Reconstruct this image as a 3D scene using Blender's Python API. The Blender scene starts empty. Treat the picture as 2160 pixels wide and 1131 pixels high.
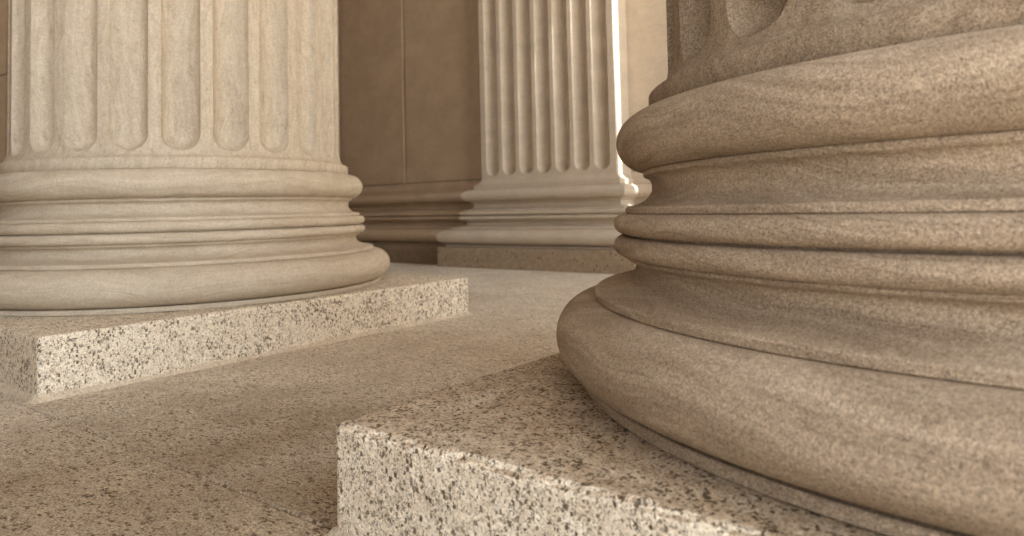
import bpy, bmesh, math, random
from mathutils import Vector, Matrix, noise

C = bpy.context.scene.collection
scene = bpy.context.scene
R = math.radians

# ------------------------------------------------------------------ camera
YAW, PITCH, ROLL = 0.6473, -0.0444, -0.0229      # pitch < 0 looks slightly up, shift brings the view down
fw = Vector((-math.sin(YAW)*math.cos(PITCH), math.cos(YAW)*math.cos(PITCH), -math.sin(PITCH)))
r0 = Vector((math.cos(YAW), math.sin(YAW), 0))
u0 = r0.cross(fw)
rt = (r0*math.cos(ROLL) + u0*math.sin(ROLL)).normalized()
up = rt.cross(fw)
cd = bpy.data.cameras.new('camera')
cam = bpy.data.objects.new('camera', cd); C.objects.link(cam)
M = Matrix((rt, up, -fw)).transposed().to_4x4()
M.translation = Vector((3.7939, -2.0209, 0.6052))
cam.matrix_world = M
cd.sensor_width = 36; cd.sensor_fit = 'HORIZONTAL'
cd.lens = 1476.37/2160*36
cd.shift_y = -(565.5-375.05)/2160
cd.clip_start = 0.05; cd.clip_end = 500
cd.dof.use_dof = True; cd.dof.focus_distance = 1.75; cd.dof.aperture_fstop = 3.7
scene.camera = cam

# ------------------------------------------------------------------ sky and sun
SUN_EL, SUN_SLOPE = R(50), 0.047
w = bpy.data.worlds.new('World'); scene.world = w; w.use_nodes = True
nt = w.node_tree; nt.nodes.clear()
wo = nt.nodes.new('ShaderNodeOutputWorld'); bg = nt.nodes.new('ShaderNodeBackground')
sky = nt.nodes.new('ShaderNodeTexSky'); sky.sky_type = 'NISHITA'; sky.sun_disc = False
sky.sun_elevation = SUN_EL; sky.sun_rotation = R(90) + math.atan(SUN_SLOPE)
sky.air_density = 1.0; sky.dust_density = 2.0
bw = nt.nodes.new('ShaderNodeRGBToBW')
tint = nt.nodes.new('ShaderNodeMix'); tint.data_type = 'RGBA'; tint.blend_type = 'MULTIPLY'
tint.inputs[0].default_value = 1.0
tint.inputs[7].default_value = (0.95, 1.0, 1.03, 1)
nt.links.new(sky.outputs[0], bw.inputs[0]); nt.links.new(bw.outputs[0], tint.inputs[6])
nt.links.new(tint.outputs[2], bg.inputs[0]); nt.links.new(bg.outputs[0], wo.inputs[0])
bg.inputs[1].default_value = 0.07
sd = bpy.data.lights.new('sun', 'SUN'); sd.energy = 3.6; sd.angle = R(0.5); sd.color = (1, 0.98, 0.975)
sun = bpy.data.objects.new('sun', sd); C.objects.link(sun)
tosun = Vector((math.cos(SUN_EL), -SUN_SLOPE*math.cos(SUN_EL), math.sin(SUN_EL))).normalized()
sun.rotation_euler = tosun.to_track_quat('Z', 'Y').to_euler(); sun.location = (10, 0, 10)

vs = scene.view_settings
vs.view_transform = 'Standard'; vs.look = 'None'; vs.gamma = 1; vs.exposure = 3.3
scene.render.engine = 'CYCLES'
try:
    scene.cycles.max_bounces = 8; scene.cycles.diffuse_bounces = 6
except Exception: pass

# ------------------------------------------------------------------ materials
class NT:
    def __init__(s, name):
        s.m = bpy.data.materials.new(name); s.m.use_nodes = True
        s.t = s.m.node_tree; s.t.nodes.clear()
        s.out = s.n('ShaderNodeOutputMaterial'); s.b = s.n('ShaderNodeBsdfPrincipled')
        s.l(s.b.outputs[0], s.out.inputs[0])
        tc = s.n('ShaderNodeTexCoord'); s.co = tc.outputs['Object']
    def n(s, k): return s.t.nodes.new(k)
    def l(s, a, b): s.t.links.new(a, b)
    def mapv(s, scale, loc=(0,0,0), rot=(0,0,0), src=None):
        m = s.n('ShaderNodeMapping'); m.inputs['Scale'].default_value = scale
        m.inputs['Location'].default_value = loc; m.inputs['Rotation'].default_value = rot
        s.l(src or s.co, m.inputs[0]); return m.outputs[0]
    def noise(s, sc, det=4, rough=.55, vec=None, dist=0):
        n = s.n('ShaderNodeTexNoise'); n.inputs['Scale'].default_value = sc
        n.inputs['Detail'].default_value = det; n.inputs['Roughness'].default_value = rough
        n.inputs['Distortion'].default_value = dist
        s.l(vec or s.co, n.inputs['Vector']); return n.outputs[0]
    def vor(s, sc, vec=None, rnd=1):
        n = s.n('ShaderNodeTexVoronoi'); n.inputs['Scale'].default_value = sc
        n.inputs['Randomness'].default_value = rnd; n.distance = 'CHEBYCHEV'
        s.l(vec or s.co, n.inputs['Vector']); return n.outputs['Distance'], n.outputs['Color']
    def rng(s, v, a, b, c=0, d=1, smooth=False):
        n = s.n('ShaderNodeMapRange'); n.inputs[1].default_value = a; n.inputs[2].default_value = b
        n.inputs[3].default_value = c; n.inputs[4].default_value = d
        if smooth: n.interpolation_type = 'SMOOTHSTEP'
        s.l(v, n.inputs[0]); return n.outputs[0]
    def math(s, op, a, b):
        n = s.n('ShaderNodeMath'); n.operation = op
        for i, v in ((0, a), (1, b)):
            if isinstance(v, (int, float)): n.inputs[i].default_value = v
            else: s.l(v, n.inputs[i])
        return n.outputs[0]
    def mix(s, f, a, b, mode='MIX'):
        n = s.n('ShaderNodeMix'); n.data_type = 'RGBA'; n.blend_type = mode
        if isinstance(f, (int, float)): n.inputs[0].default_value = f
        else: s.l(f, n.inputs[0])
        for i, v in ((6, a), (7, b)):
            if isinstance(v, tuple): n.inputs[i].default_value = (*v, 1)
            else: s.l(v, n.inputs[i])
        return n.outputs[2]
    def vadd(s, a, b, k):
        sc = s.n('ShaderNodeVectorMath'); sc.operation = 'MULTIPLY_ADD'
        s.l(b, sc.inputs[0]); sc.inputs[1].default_value = (k, k, k); s.l(a, sc.inputs[2]); return sc.outputs[0]
    def noisec(s, sc, vec=None):
        n = s.n('ShaderNodeTexNoise'); n.inputs['Scale'].default_value = sc; n.inputs['Detail'].default_value = 2
        s.l(vec or s.co, n.inputs['Vector']); return n.outputs['Color']
    def bump(s, h, dist, strength=1, prev=None):
        n = s.n('ShaderNodeBump'); n.inputs['Distance'].default_value = dist
        n.inputs['Strength'].default_value = strength; s.l(h, n.inputs['Height'])
        if prev: s.l(prev, n.inputs['Normal'])
        return n.outputs[0]
    def fin(s, col, rough=.85, bump=None, spec=.25):
        s.l(col, s.b.inputs['Base Color']); s.b.inputs['Roughness'].default_value = rough
        s.b.inputs['Specular IOR Level'].default_value = spec
        if bump: s.l(bump, s.b.inputs['Normal'])
        return s.m

def sandstone(name, light, dark, deep, grain=220, gk=.5, streak_scale=(2, 2, 26), sk=.5, gb=.0012, mott=9, vein=.45):
    t = NT(name)
    wv = t.vadd(t.co, t.noisec(1.6), .22)                               # warped bedding
    st = t.noise(2.2, 6, .62, t.mapv(streak_scale, src=wv))
    st2 = t.noise(7, 5, .6, t.mapv((streak_scale[0]*.6, streak_scale[1]*.6, streak_scale[2]*1.5), src=wv))
    big = t.noise(1.7, 4, .55)
    m2 = t.noise(mott, 5, .65)
    g = t.noise(grain, 2, .8)
    g2 = t.noise(grain*.45, 2, .6)
    base = t.mix(t.rng(t.math('ADD', t.math('MULTIPLY', st, sk), t.math('MULTIPLY', m2, 1-sk)), .40, .60), dark, light)
    base = t.mix(t.rng(st2, .60, .78, 0, .40), base, deep)
    base = t.mix(t.rng(big, .45, .75, 0, .38), base, dark)
    vn = t.noise(3.1, 7, .7, t.mapv((streak_scale[0]*.5, streak_scale[1]*.5, streak_scale[2]*2.4), src=wv))
    base = t.mix(t.rng(vn, .56, .66, 0, vein), base, deep)               # thin dark veins along the bed
    base = t.mix(t.rng(vn, .44, .34, 0, vein*.7), base, light)
    gm = t.rng(t.math('ADD', t.math('MULTIPLY', g, .72), t.math('MULTIPLY', g2, .28)), .36, .64, 1-gk, 1+gk*.75)
    base = t.mix(1.0, base, (1, 1, 1), 'MULTIPLY') if gk == 0 else t.mix(1.0, base, comb(t, gm), 'MULTIPLY')
    pit = t.vor(38)[0]
    pits = t.rng(pit, .03, .09, 1, 0)
    sel = t.rng(t.noise(13, 2), .60, .64)
    base = t.mix(t.math('MULTIPLY', pits, t.math('MULTIPLY', sel, .75)), base, deep)
    b = t.bump(g, gb); b = t.bump(m2, .0012 if mott > 20 else .003, 1, b)
    return t.fin(base, 1.0, b, .04)

def comb(t, v):
    n = t.n('ShaderNodeCombineColor')
    for i in range(3): t.l(v, n.inputs[i])
    return n.outputs[0]

def granite(name, light, mid, speck, island=0, shade_patch=None, cell=45, thr=.34, dens=.45, stretch=(1, 1, .62), dirt=None, topdark=0, grain=180, gk=.3, fine=1.0):
    t = NT(name)
    wv = t.vadd(t.co, t.noisec(150), .011)
    v1 = t.mapv(stretch, src=wv)
    cl = t.noise(6, 3, .6)
    base = t.mix(t.rng(t.noise(30, 5, .7), .35, .65), mid, light)
    base = t.mix(t.rng(cl, .5, .72, 0, .55), base, mid)
    # crystals
    for sc, th, dn, k in ((cell, thr, dens, .92), (cell*2.1, thr*1.0, dens*1.25, .75*fine), (cell*.6, thr*.62, dens*.5, .9)):
        d, c = t.vor(sc, v1)
        sp = t.n('ShaderNodeSeparateColor'); t.l(c, sp.inputs[0])
        pick = t.math('LESS_THAN', sp.outputs[0], t.rng(t.noise(sc*.11, 3, .6), .38, .62, dn*.35, dn*1.5))
        size = t.rng(sp.outputs[1], 0, 1, th*.4, th)
        dd = t.math('SUBTRACT', size, d)
        a = t.rng(dd, 0, .05)
        a = t.math('MULTIPLY', t.math('MULTIPLY', a, pick), t.rng(sp.outputs[2], 0, 1, .72*k, k))
        base = t.mix(a, base, speck)
    pep = t.rng(t.noise(cell*3.2, 2, .6, v1), .62, .69, 0, .42*fine)     # fine dark pepper between the larger flecks
    base = t.mix(pep, base, mix3(speck, mid, .35))
    blo = t.rng(t.noise(cell*.75, 4, .7, v1), .40, .62, 1-gk*.32, 1+gk*.22)
    base = t.mix(1.0, base, comb(t, blo), 'MULTIPLY')
    gm = t.rng(t.noise(grain, 3, .75), .34, .66, 1-gk, 1+gk*.7)
    base = t.mix(1.0, base, comb(t, gm), 'MULTIPLY')
    if dirt:
        dn = t.noise(2.3, 6, .62)
        base = t.mix(t.rng(dn, .42, .62, 0, dirt[1], True), base, dirt[0])
    if topdark:                                                        # darker, uneven tone on the upward face of the block
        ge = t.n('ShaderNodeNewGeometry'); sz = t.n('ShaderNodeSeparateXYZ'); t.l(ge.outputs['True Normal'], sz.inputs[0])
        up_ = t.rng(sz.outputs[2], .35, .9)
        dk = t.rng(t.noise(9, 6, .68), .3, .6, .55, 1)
        base = t.mix(t.math('MULTIPLY', t.math('MULTIPLY', up_, dk), topdark), base, (.54, .45, .36), 'MULTIPLY')
    if shade_patch:                                                           # foreground shade painted into the paving as a ragged dark patch
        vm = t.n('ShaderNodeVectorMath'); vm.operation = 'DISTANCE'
        t.l(t.vadd(t.mapv((1, 1, 0)), t.noisec(1.3), .9), vm.inputs[0]); vm.inputs[1].default_value = shade_patch[0]
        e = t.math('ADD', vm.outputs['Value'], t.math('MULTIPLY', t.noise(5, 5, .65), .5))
        base = t.mix(t.rng(e, shade_patch[1]-.2, shade_patch[1]+.9, shade_patch[2], 0, True), base, shade_patch[3], 'MULTIPLY')
    if island:                                                         # every slab is a slightly different stone
        ge = t.n('ShaderNodeNewGeometry')
        base = t.mix(1.0, base, comb(t, t.rng(ge.outputs['Random Per Island'], 0, 1, 1-island, 1+island*.4)), 'MULTIPLY')
    b = t.bump(t.noise(grain, 3, .7), .0014); b = t.bump(t.noise(26, 5, .65), .006, 1, b)
    return t.fin(base, .95, b, .1)

def mix3(a, b, k): return tuple(x*(1-k)+y*k for x, y in zip(a, b))

M_COLF = sandstone('pale sandstone', (.61, .54, .44), (.49, .42, .33), (.33, .26, .19), grain=150, gk=.16, sk=.6, streak_scale=(1.2, 1.2, 16), mott=14)
M_COLF_S = sandstone('pale sandstone shaft', (.61, .54, .44), (.49, .42, .33), (.33, .26, .19), grain=150, gk=.18, sk=.6, streak_scale=(22, 22, 1.6), mott=16)
M_COLN = sandstone('grainy brown sandstone', (.50, .40, .30), (.35, .27, .195), (.22, .155, .10), grain=400, gk=.58, sk=.8, streak_scale=(1.2, 1.2, 17), mott=60, gb=.0022)
M_COLN_S = sandstone('grainy brown sandstone shaft', (.41, .325, .24), (.295, .225, .16), (.18, .13, .085), grain=400, gk=.58, sk=.6, streak_scale=(10, 10, 3), mott=60, gb=.0022)
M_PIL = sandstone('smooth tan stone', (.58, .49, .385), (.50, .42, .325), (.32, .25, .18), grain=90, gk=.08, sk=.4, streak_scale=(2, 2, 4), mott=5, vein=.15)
M_WALL_SHADE = sandstone('shade-toned wall stone', (.46, .345, .235), (.40, .295, .20), (.29, .21, .14), grain=90, gk=.06, sk=.3, streak_scale=(2, 2, 3), mott=4, vein=.2)  # left back wall's shade is carried in this darker stone colour
M_GRAN = granite('light speckled granite', (.90, .82, .69), (.74, .645, .51), (.08, .045, .02), cell=118, dens=.45, thr=.52)
M_GRAN_N = granite('dark-topped speckled granite', (.92, .83, .69), (.74, .63, .49), (.065, .036, .016), cell=135, dens=.45, thr=.54, stretch=(1, 1, .75), topdark=.8)
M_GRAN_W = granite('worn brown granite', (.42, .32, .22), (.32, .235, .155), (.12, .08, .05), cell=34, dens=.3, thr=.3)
M_FLOOR = granite('paving granite', (.88, .81, .69), (.75, .675, .555), (.19, .14, .095), cell=125, dens=.36, thr=.50, stretch=(.5, 1, 1), dirt=((.42, .34, .255), .32), gk=.6, island=.14, shade_patch=((2.95, -1.35, .45), 1.15, 1.0, (.54, .47, .395)))
M_MORT = granite('pale mortar', (.70, .62, .5), (.55, .46, .35), (.2, .14, .09), cell=60, dens=.3, thr=.25)
M_ROOF = sandstone('dark ceiling stone', (.22, .165, .115), (.17, .125, .085), (.1, .07, .045), gk=.1)  # unseen ceiling kept dark to cut bounced fill light
M_DARKJ = sandstone('joint mortar', (.16, .11, .07), (.10, .07, .045), (.06, .04, .025), gk=.1)

# ------------------------------------------------------------------ helpers
def link(name, me, m, parent=None):
    me.materials.append(m)
    o = bpy.data.objects.new(name, me); C.objects.link(o)
    if parent: o.parent = parent
    return o
def thing(name, label, cat, loc=(0,0,0), group=None):
    o = bpy.data.objects.new(name, None); C.objects.link(o); o.location = loc
    o.empty_display_size = .2
    o['label'] = label; o['category'] = cat
    if group: o['group'] = group
    return o
def mesh(name, verts, faces, smooth=True, angle=None):
    me = bpy.data.meshes.new(name); me.from_pydata(verts, [], faces); me.update()
    if smooth: me.polygons.foreach_set('use_smooth', [True]*len(me.polygons))
    if angle is not None:
        bm = bmesh.new(); bm.from_mesh(me)
        for e in bm.edges:
            if len(e.link_faces) == 2 and e.calc_face_angle(0) > angle: e.smooth = False
        bm.to_mesh(me); bm.free()
    return me

def arc(cx, cz, a, b, t0, t1, n=16):
    return [(cx + a*math.cos(R(t0+(t1-t0)*i/n)), cz + b*math.sin(R(t0+(t1-t0)*i/n))) for i in range(n+1)]
def bez(p0, p1, p2, p3, n=16):
    o = []
    for i in range(n+1):
        t = i/n; q = 1-t
        o.append(tuple(q**3*a+3*q*q*t*b+3*q*t*t*c+t**3*d for a, b, c, d in zip(p0, p1, p2, p3)))
    return o
def rfil(r, z0, z1, c=.0025):                     # a small flat band with eased edges
    return [(r-c, z0), (r, z0+c), (r, z1-c), (r-c, z1)]

def lip(p, d=.03): return [(p[0][0]-d, p[0][1])] + p + [(p[-1][0]-d, p[-1][1])]
PT = .2117                                        # top of the plinth
# profile of the moulded base, bottom to top, as named pieces of (radius, height)
PROFILE = [
 ('base', [(1.036, PT)] + rfil(1.046, PT+.001, .234) + [(1.00, .2358)]),
 ('torus', lip(arc(1.016, .3155, .087, .0795, -90, 90, 34))),
 ('base', [(.99, .3955)] + rfil(1.010, .3955, .413) + bez((1.004, .415), (.955, .420), (.912, .434), (.911, .462), 14)
          + bez((.911, .462), (.911, .472), (.916, .477), (.932, .480), 5)[1:] + rfil(.935, .481, .4902) + [(.91, .4902)]),
 ('astragal', lip(arc(.938, .5135, .025, .0232, -90, 90, 14))),
 ('base', [(.90, .535), (.930, .536), (.9305, .5385), (.930, .541), (.90, .542)]),
 ('astragal', lip(arc(.938, .5640, .024, .0235, -90, 90, 14))),
 ('base', [(.91, .5878)] + rfil(.934, .5878, .602) + bez((.930, .604), (.895, .608), (.869, .625), (.869, .648), 12)
          + bez((.869, .648), (.869, .664), (.873, .671), (.886, .674), 5)[1:] + rfil(.890, .675, .6885) + [(.86, .6885)]),
 ('torus', lip(arc(.885, .7535, .067, .0648, -90, 90, 28))),
]
def lathe(pts, seg=320, wob=.0009, seed=0.0):
    vs, fs = [], []
    n = len(pts)
    for i in range(seg):
        a = 2*math.pi*i/seg; ca, sa = math.cos(a), math.sin(a)
        for r, z in pts:
            d = wob*noise.noise(Vector((ca*2.3+seed, sa*2.3, z*5)))*2
            vs.append(((r+d)*ca, (r+d)*sa, z))
    for i in range(seg):
        j = (i+1) % seg
        for k in range(n-1):
            fs.append((i*n+k, j*n+k, j*n+k+1, i*n+k+1))
    return mesh('lathe', vs, fs, True, R(32))

def merge_pieces(name):
    return [p for n, p in PROFILE if n == name]

def join_meshes(mes):
    bm = bmesh.new()
    for m in mes: bm.from_mesh(m)
    me = bpy.data.meshes.new('joined'); bm.to_mesh(me); bm.free()
    return me

FR, FA, NF = .0813, .081, 24
def flute_depth(s, z, zc, a, rr):
    t = max(0., zc - z); q = s*s + t*t
    if q >= a*a: return 0.
    return math.sqrt(rr*rr - q) - math.sqrt(rr*rr - a*a)

def shaft_mesh(seed, top=11.2):
    # heights: fillet, apophyge, rounded flute ends, plain run
    zs, rs = [], []
    for r, z in [(.845, .8185)] + rfil(.8695, .8195, .8700, .002): zs.append(z); rs.append(r)
    for r, z in bez((.866, .8712), (.838, .880), (.8205, .898), (.8205, .950), 26): zs.append(z); rs.append(r)
    z = .952
    while z < .995: zs.append(z); rs.append(.8205); z += .0022
    for z in (1.02, 1.1, 1.3, 1.6, 2, 2.5, 3, 4, 6, 8, 10, top-.25):
        zs.append(z); rs.append(.8205 - max(0, z-3.5)*.012)
    zc = .903 + FA
    offs = []
    half = FA/.8205
    nn = 22
    for i in range(-nn, nn+1):
        offs.append(half*math.sin(i/nn*math.pi/2*.97)/math.sin(math.pi/2*.97))
    offs = [-half*1.012] + offs + [half*1.012]
    rest = math.pi/NF
    full = offs + [half + (rest-half)*.5, rest]
    th = []
    for k in range(NF):
        for o in full[:]: th.append(2*math.pi*k/NF + o)
        th.append(2*math.pi*k/NF + rest + (rest-half)*.5)
    th = sorted(set(round(x, 6) for x in th))
    vs = []; n = len(zs)
    for a in th:
        k = round(a/(2*math.pi/NF)); da = a - k*2*math.pi/NF
        ca, sa = math.cos(a), math.sin(a)
        for r, z in zip(rs, zs):
            d = flute_depth(da*.8205, z, zc, FA, FR) if z > .88 else 0
            d += .0016*noise.noise(Vector((ca*3+seed, sa*3, z*2.2)))
            vs.append(((r-d)*ca, (r-d)*sa, z))
    fs = []; m = len(th)
    for i in range(m):
        j = (i+1) % m
        for k in range(n-1): fs.append((i*n+k, j*n+k, j*n+k+1, i*n+k+1))
    return mesh('shaft', vs, fs, True, R(48))

def block_mesh(x0, x1, y0, y1, z0, z1, bev=.006, rough=.0022, step=.03, seed=0, corner=0.0):
    """a tooled stone block: fine grid on every face, eased and slightly chipped arrises"""
    bm = bmesh.new()
    nx = max(1, int((x1-x0)/step)); ny = max(1, int((y1-y0)/step)); nz = max(1, int((z1-z0)/step))
    def face(o, ex, ey, a, b):
        g = [[bm.verts.new(o + ex*(i/a) + ey*(j/b)) for j in range(b+1)] for i in range(a+1)]
        for i in range(a):
            for j in range(b): bm.faces.new((g[i][j], g[i+1][j], g[i+1][j+1], g[i][j+1]))
    X, Y, Z = Vector((x1-x0,0,0)), Vector((0,y1-y0,0)), Vector((0,0,z1-z0)); O = Vector((x0,y0,z0))
    face(O+Z, X, Y, nx, ny); face(O, X, Z, nx, nz); face(O+X, Y, Z, ny, nz)
    face(O+X+Y, -X, Z, nx, nz); face(O+Y, -Y, Z, ny, nz)
    bmesh.ops.remove_doubles(bm, verts=bm.verts, dist=1e-5)
    sharp = [e for e in bm.edges if len(e.link_faces) == 2 and e.calc_face_angle(0) > 1]
    bmesh.ops.bevel(bm, geom=sharp, offset=bev, segments=3, profile=.5, affect='EDGES', clamp_overlap=False)
    bm.normal_update()
    for v in bm.verts:
        if v.co.z < z0+.004: continue
        p = v.co + Vector((seed*3.1, seed, 0))
        d = noise.noise(p*4)*rough*1.2 + noise.noise(p*22)*rough*.7
        n = v.normal
        if abs(n.z) > .2 and abs(n.z) < .95 or abs(n.x*n.y) > .15:    # arrises: chips
            d -= max(0, noise.noise(p*30))*bev*1.3 + max(0, noise.noise(p*11)-.25)*bev*1.6
        v.co += n*d
    me = bpy.data.meshes.new('block'); bm.to_mesh(me); bm.free()
    me.polygons.foreach_set('use_smooth', [True]*len(me.polygons))
    return me

def bead_mesh(s, wd=.018, ht=.016, seed=0):
    """mortar fillet run round the foot of a square plinth of half side s"""
    vs, fs = [], []
    loop = []
    n = 90
    for sx, sy, dx, dy in ((-1,-1,1,0), (1,-1,0,1), (1,1,-1,0), (-1,1,0,-1)):
        for i in range(n):
            t = i/n*2; loop.append((sx*s+dx*t*s, sy*s+dy*t*s))
    m = len(loop)
    for i, (x, y) in enumerate(loop):
        k = max(abs(x), abs(y))
        ux = 0 if abs(x) < k-1e-6 else math.copysign(1, x); uy = 0 if abs(y) < k-1e-6 else math.copysign(1, y)
        a = noise.noise(Vector((x*5+seed, y*5, 0)))*.8 + noise.noise(Vector((x*25+seed, y*25, 2)))*.5
        W, H = wd*(1+a), ht*(1+a*.8)
        for f, h in ((-.006, H), (.002, H*.95), (W*.4, H*.42), (W, .001), (W+.002, -.002)):
            vs.append((x+ux*f, y+uy*f, h))
    for i in range(m):
        j = (i+1) % m
        for k in range(4): fs.append((i*5+k, i*5+k+1, j*5+k+1, j*5+k))
    me = mesh('bead', vs, fs, True)
    bm = bmesh.new(); bm.from_mesh(me); bmesh.ops.recalc_face_normals(bm, faces=bm.faces); bm.to_mesh(me); bm.free()
    return me

# ------------------------------------------------------------------ floor and ground
def floor_mesh():
    bm = bmesh.new()
    random.seed(4)
    xs = [-24, -20, -16.4, -12.7, -8.9, -5.1, -1.9, 1.0, 9]
    ys = [-9, -1.145, 1.9, 4.6]
    g = .0019
    for i in range(len(ys)-1):
        xx = [-24, -19, -15, -11, -7, -3.2, .22, 4.2, 9, 18] if i == 0 else [-24, -19.5, -15.2, -11.4, -7.6, -3.8, -.6, 5.72, 9, 18] if i == 1 else [-24, -20, -16, -12, -8, -4.6, -2.4, 9, 18]
        for a, b in zip(xx[:-1], xx[1:]):
            z = random.uniform(-.0008, 0)
            x0, x1, y0, y1 = a+g, b-g, ys[i]+g, ys[i+1]-g
            c = .004
            t = [bm.verts.new(p) for p in ((x0+c, y0+c, z), (x1-c, y0+c, z), (x1-c, y1-c, z), (x0+c, y1-c, z))]
            l = [bm.verts.new(p) for p in ((x0, y0, z-c), (x1, y0, z-c), (x1, y1, z-c), (x0, y1, z-c))]
            q = [bm.verts.new(p) for p in ((x0, y0, -.3), (x1, y0, -.3), (x1, y1, -.3), (x0, y1, -.3))]
            bm.faces.new(t)
            for k in range(4):
                j = (k+1) % 4
                bm.faces.new((l[k], l[j], t[j], t[k])); bm.faces.new((q[k], q[j], l[j], l[k]))
    me = bpy.data.meshes.new('floor'); bm.to_mesh(me); bm.free(); return me
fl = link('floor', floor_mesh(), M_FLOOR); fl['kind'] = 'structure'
def boxm(x0, x1, y0, y1, z0, z1):
    v = [(x, y, z) for z in (z0, z1) for y in (y0, y1) for x in (x0, x1)]
    return mesh('box', v, [(0,2,3,1), (4,5,7,6), (0,1,5,4), (1,3,7,5), (3,2,6,7), (2,0,4,6)], False)
o = link('floor_bed', boxm(-24, 18, -9, 4.6, -.31, -.006), M_DARKJ); o['kind'] = 'structure'
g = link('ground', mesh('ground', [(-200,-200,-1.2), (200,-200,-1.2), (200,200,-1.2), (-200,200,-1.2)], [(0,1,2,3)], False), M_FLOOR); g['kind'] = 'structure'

def steps_mesh():
    mes = [boxm(-24, 18, -9-.38*i, -9-.38*(i-1), -1.2, -.17*i) for i in range(1, 7)]
    mes += [boxm(18+.38*(i-1), 18+.38*i, -9-.38*6, 4.6, -1.2, -.17*i) for i in range(1, 7)]
    return join_meshes(mes)
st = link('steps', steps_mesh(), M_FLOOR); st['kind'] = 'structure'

# ------------------------------------------------------------------ columns
D = 3.8135
def column(x, y, label, m_base, m_shaft, m_pl, seed):
    t = thing('stone_column', label, 'column', (x, y, 0), 'fluted columns standing in a row')
    link('shaft', shaft_mesh(seed), m_shaft, t)
    b = link('base', join_meshes([lathe(p, seed=seed) for p in merge_pieces('base')]), m_base, t)
    for nm in ('torus', 'astragal'):
        for p in merge_pieces(nm): link(nm, lathe(p, seed=seed), m_base, b)
    pl = link('plinth', block_mesh(-1.1, 1.1, -1.1, 1.1, 0, PT, .012 if seed > 5 else .007, .0034 if seed > 5 else .0024, .02, seed), m_pl, t)
    link('mortar_bead', bead_mesh(1.1, seed=seed), M_MORT, pl)
    cap = lathe([(.725, 10.95), (.76, 11.0), (.76, 11.05), (.735, 11.07), (.80, 11.12), (.93, 11.2), (.98, 11.28), (.93, 11.34)], 64, 0)
    link('capital', cap, m_base, t)
    link('abacus', boxm(-.98, .98, -.98, .98, 11.34, 11.55), m_base, t)
    return t
column(0, 0, 'pale fluted stone column on a light speckled granite plinth, whole base in view, at left', M_COLF, M_COLF_S, M_GRAN, 1.3)
column(D, -.0668, 'closest grainy brown column base, huge rounded mouldings filling the right side, cut off by the frame', M_COLN, M_COLN_S, M_GRAN_N, 7.7)

# ------------------------------------------------------------------ pilaster and wall
K = 1.27                                           # the wall mouldings step out a little farther
def sweep(pts, plan):
    """sweep (offset, height) along an open plan path; plan = list of (point, outward normal direction per corner)"""
    vs, fs = [], []
    n = len(pts)
    for (px, py), (nx, ny) in plan:
        for d, z in pts: vs.append((px+nx*d, py+ny*d, z))
    for i in range(len(plan)-1):
        for k in range(n-1): fs.append((i*n+k, (i+1)*n+k, (i+1)*n+k+1, i*n+k+1))
    me = mesh('sweep', vs, fs, True, R(30))
    return me
def off(pts): return [((r-.8205)*K, z) for r, z in pts]
PX0, PX1, PY = -1.10, .575, 3.90
WYL, WYR = 4.10, 4.18
def pilaster(dx, label, full=True):
    t = thing('pilaster', label, 'pilaster', (dx, 0, 0), None)
    yb = 4.30
    plan = [((PX0, yb), (-1, 0)), ((PX0, PY), (-1, -1)), ((PX1, PY), (1, -1)), ((PX1, yb), (1, 0))]
    b = link('base', join_meshes([sweep(off(p), plan) for p in merge_pieces('base')]), M_PIL, t)
    for nm in ('torus', 'astragal'):
        for p in merge_pieces(nm): link(nm, sweep(off(p), plan), M_PIL, b)
    e = .28*K
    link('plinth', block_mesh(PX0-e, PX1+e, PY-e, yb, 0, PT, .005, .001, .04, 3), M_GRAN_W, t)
    # shaft: fillet + apophyge swept, then front face with seven round ended flutes
    ap = [(.845, .8185)] + rfil(.8695, .8195, .8700, .002) + bez((.866, .8712), (.838, .880), (.8205, .898), (.8205, .945), 14)
    m1 = sweep(off(ap), plan)
    zb = .966; a = .088; rr = .0888; z0 = .945
    cx = (PX0+PX1)/2; sp = .2262
    cs = [cx + sp*(k-3) for k in range(7)]
    xs = [PX0+.002]
    for c in cs:
        xs += [c - a*1.01] + [c + a*math.sin(i/16*math.pi/2*.97)/math.sin(math.pi/2*.97) for i in range(-16, 17)] + [c + a*1.01]
    xs.append(PX1-.002)
    zc = zb + a
    zs = [z0] + [zb-.004 + i*.0028 for i in range(int(.1/.0028))] + [1.1, 1.5, 2.2, 3, 5, 8, 11.5]
    vs = []
    for x in xs:
        for z in zs:
            d = max([flute_depth(x-c, z, zc, a, rr) for c in cs if abs(x-c) < a*1.05] or [0])
            vs.append((x, PY+d, z))
    n = len(zs); fs = [(i*n+k, (i+1)*n+k, (i+1)*n+k+1, i*n+k+1) for i in range(len(xs)-1) for k in range(n-1)]
    m2 = mesh('front', vs, fs, True, R(48))
    m3 = mesh('sides', [(PX0, yb, z0), (PX0, PY+.002, z0), (PX0+.002, PY, z0), (PX0, yb, 11.5), (PX0, PY+.002, 11.5), (PX0+.002, PY, 11.5),
                        (PX1-.002, PY, z0), (PX1, PY+.002, z0), (PX1, yb, z0), (PX1-.002, PY, 11.5), (PX1, PY+.002, 11.5), (PX1, yb, 11.5)],
              [(0,1,4,3), (1,2,5,4), (6,7,10,9), (7,8,11,10)], False)
    link('shaft', join_meshes([m1, m2, m3]), M_PIL, t)
    return t
pilaster(0, 'flat fluted tan pilaster with seven flutes and a bright sunlit strip, against the back wall', True)
pilaster(D, 'second flat fluted pilaster on the back wall, standing directly behind the closest column', True)

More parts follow.
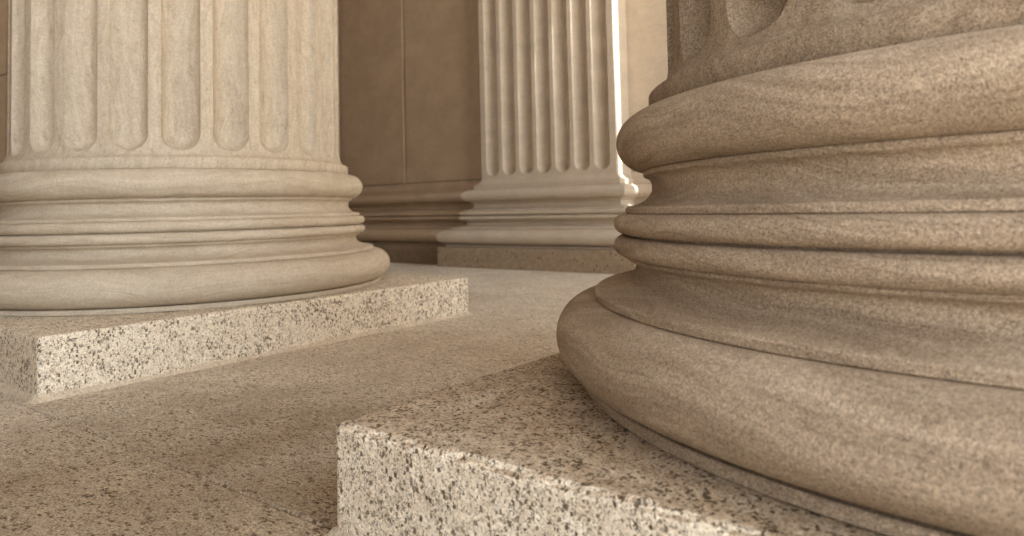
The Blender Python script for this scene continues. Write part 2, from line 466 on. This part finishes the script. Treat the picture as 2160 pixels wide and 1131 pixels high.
wall = thing('back_wall', 'smooth brown stone wall of tall slabs with moulded foot behind the columns', 'wall', (0, 4.1, 0))
def wobj(name, me, m, parent=wall):
    o = link(name, me, m, parent); o.location = (0, -4.1 if parent is wall else 0, 0); return o
def wall_base(x0, x1, wy, mat):
    plan = [((x0, wy), (0, -1)), ((x1, wy), (0, -1))]
    b = wobj('base', join_meshes([sweep(off(p), plan) for p in merge_pieces('base')] + [sweep(off([(.845, .8185)] + rfil(.8695, .8195, .8700, .002) + bez((.866, .8712), (.838, .880), (.8205, .898), (.8205, .945), 14)), plan)]), mat)
    for nm in ('torus', 'astragal'):
        for p in merge_pieces(nm): wobj(nm, sweep(off(p), plan), mat, b)
    e = .28*K
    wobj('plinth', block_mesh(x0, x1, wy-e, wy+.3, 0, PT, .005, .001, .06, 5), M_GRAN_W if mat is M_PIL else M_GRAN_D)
def panel(x0, x1, wy, z0, z1, mat):
    c = .012; g = .010; d = .02
    X0, X1, Z0, Z1 = x0+g, x1-g, z0+g*.4, z1-g
    v = [(X0+c, wy, Z0+.004), (X1-c, wy, Z0+.004), (X1-c, wy, Z1-c), (X0+c, wy, Z1-c),
         (X0, wy+d, Z0), (X1, wy+d, Z0), (X1, wy+d, Z1), (X0, wy+d, Z1),
         (X0, wy+.1, Z0), (X1, wy+.1, Z0), (X1, wy+.1, Z1), (X0, wy+.1, Z1)]
    f = [(0,1,2,3)] + [(a, b, b-4, a-4) for a, b in ((4,5), (5,6), (6,7), (7,4))] + [(a, b, b-4, a-4) for a, b in ((8,9), (9,10), (10,11), (11,8))]
    wobj('slab', mesh('slab', v, f, False), mat)
M_GRAN_D = granite('dark wall plinth granite', (.27, .195, .13), (.22, .155, .10), (.12, .08, .05), cell=34, dens=.3, thr=.3)  # darker copy of the wall plinth for the shaded left stretch
wall_base(-24, PX0+.02, WYL, M_WALL_SHADE)
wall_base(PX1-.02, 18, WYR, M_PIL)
xj = [-1.08, -2.49, -3.72]
while xj[-1] > -22: xj.append(xj[-1]-1.25)
for z0, z1 in ((.945, 4.2), (4.2, 7.8), (7.8, 11.5)):
    for a, b in zip(xj[1:], xj[:-1]): panel(a, b, WYL, z0, z1, M_WALL_SHADE)
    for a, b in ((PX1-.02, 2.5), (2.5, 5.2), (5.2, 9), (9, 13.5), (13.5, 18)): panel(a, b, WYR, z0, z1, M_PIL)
wobj('core', boxm(-24, 18, 4.20, 4.6, 0, 11.5), M_DARKJ)

# ------------------------------------------------------------------ roof of the portico, extended and slotted for the light; added blocking wall
rf = thing('portico_roof', 'stone beam and ceiling carried by the columns, above the frame, with added outer span and light slot', 'roof', (0, 0, 11.55))
o = link('beam', boxm(-24, 15, -.8, .8, 0, 1.2), M_ROOF, rf)
o = link('ceiling', join_meshes([boxm(-24, 14.0, .8, 3.52, .6, 1.0), boxm(-24, 8.0, 3.52, 4.6, .6, 1.0), boxm(11.2, 15, 3.52, 4.6, .6, 1.0), boxm(-24, 15, -1.9, -.8, .6, 1.0), boxm(-24, 15, -7.5, -1.9, .6, 1.0)]), M_ROOF, rf)  # slot and stepped ends let chosen sun in; outer span added for shade
o = link('added_roof_edge', boxm(-24, 15, -8.3, -7.5, 0, 1.7), M_ROOF, rf)  # edge of the added outer roof span, holds back sky light
sw = thing('blocker_wall', 'plain stone wall added unseen behind the viewer to block light from the outer side', 'wall', (0, 0, 0))
o = link('slab', boxm(-24, 3.5, -4.4, -4.0, .25, 11.5), M_WALL_SHADE, sw)  # added out of view to block light from the outer side
o = link('plinth', boxm(-24, 3.6, -4.5, -3.9, 0, .25), M_GRAN_W, sw)  # foot of the added blocking wall, out of view
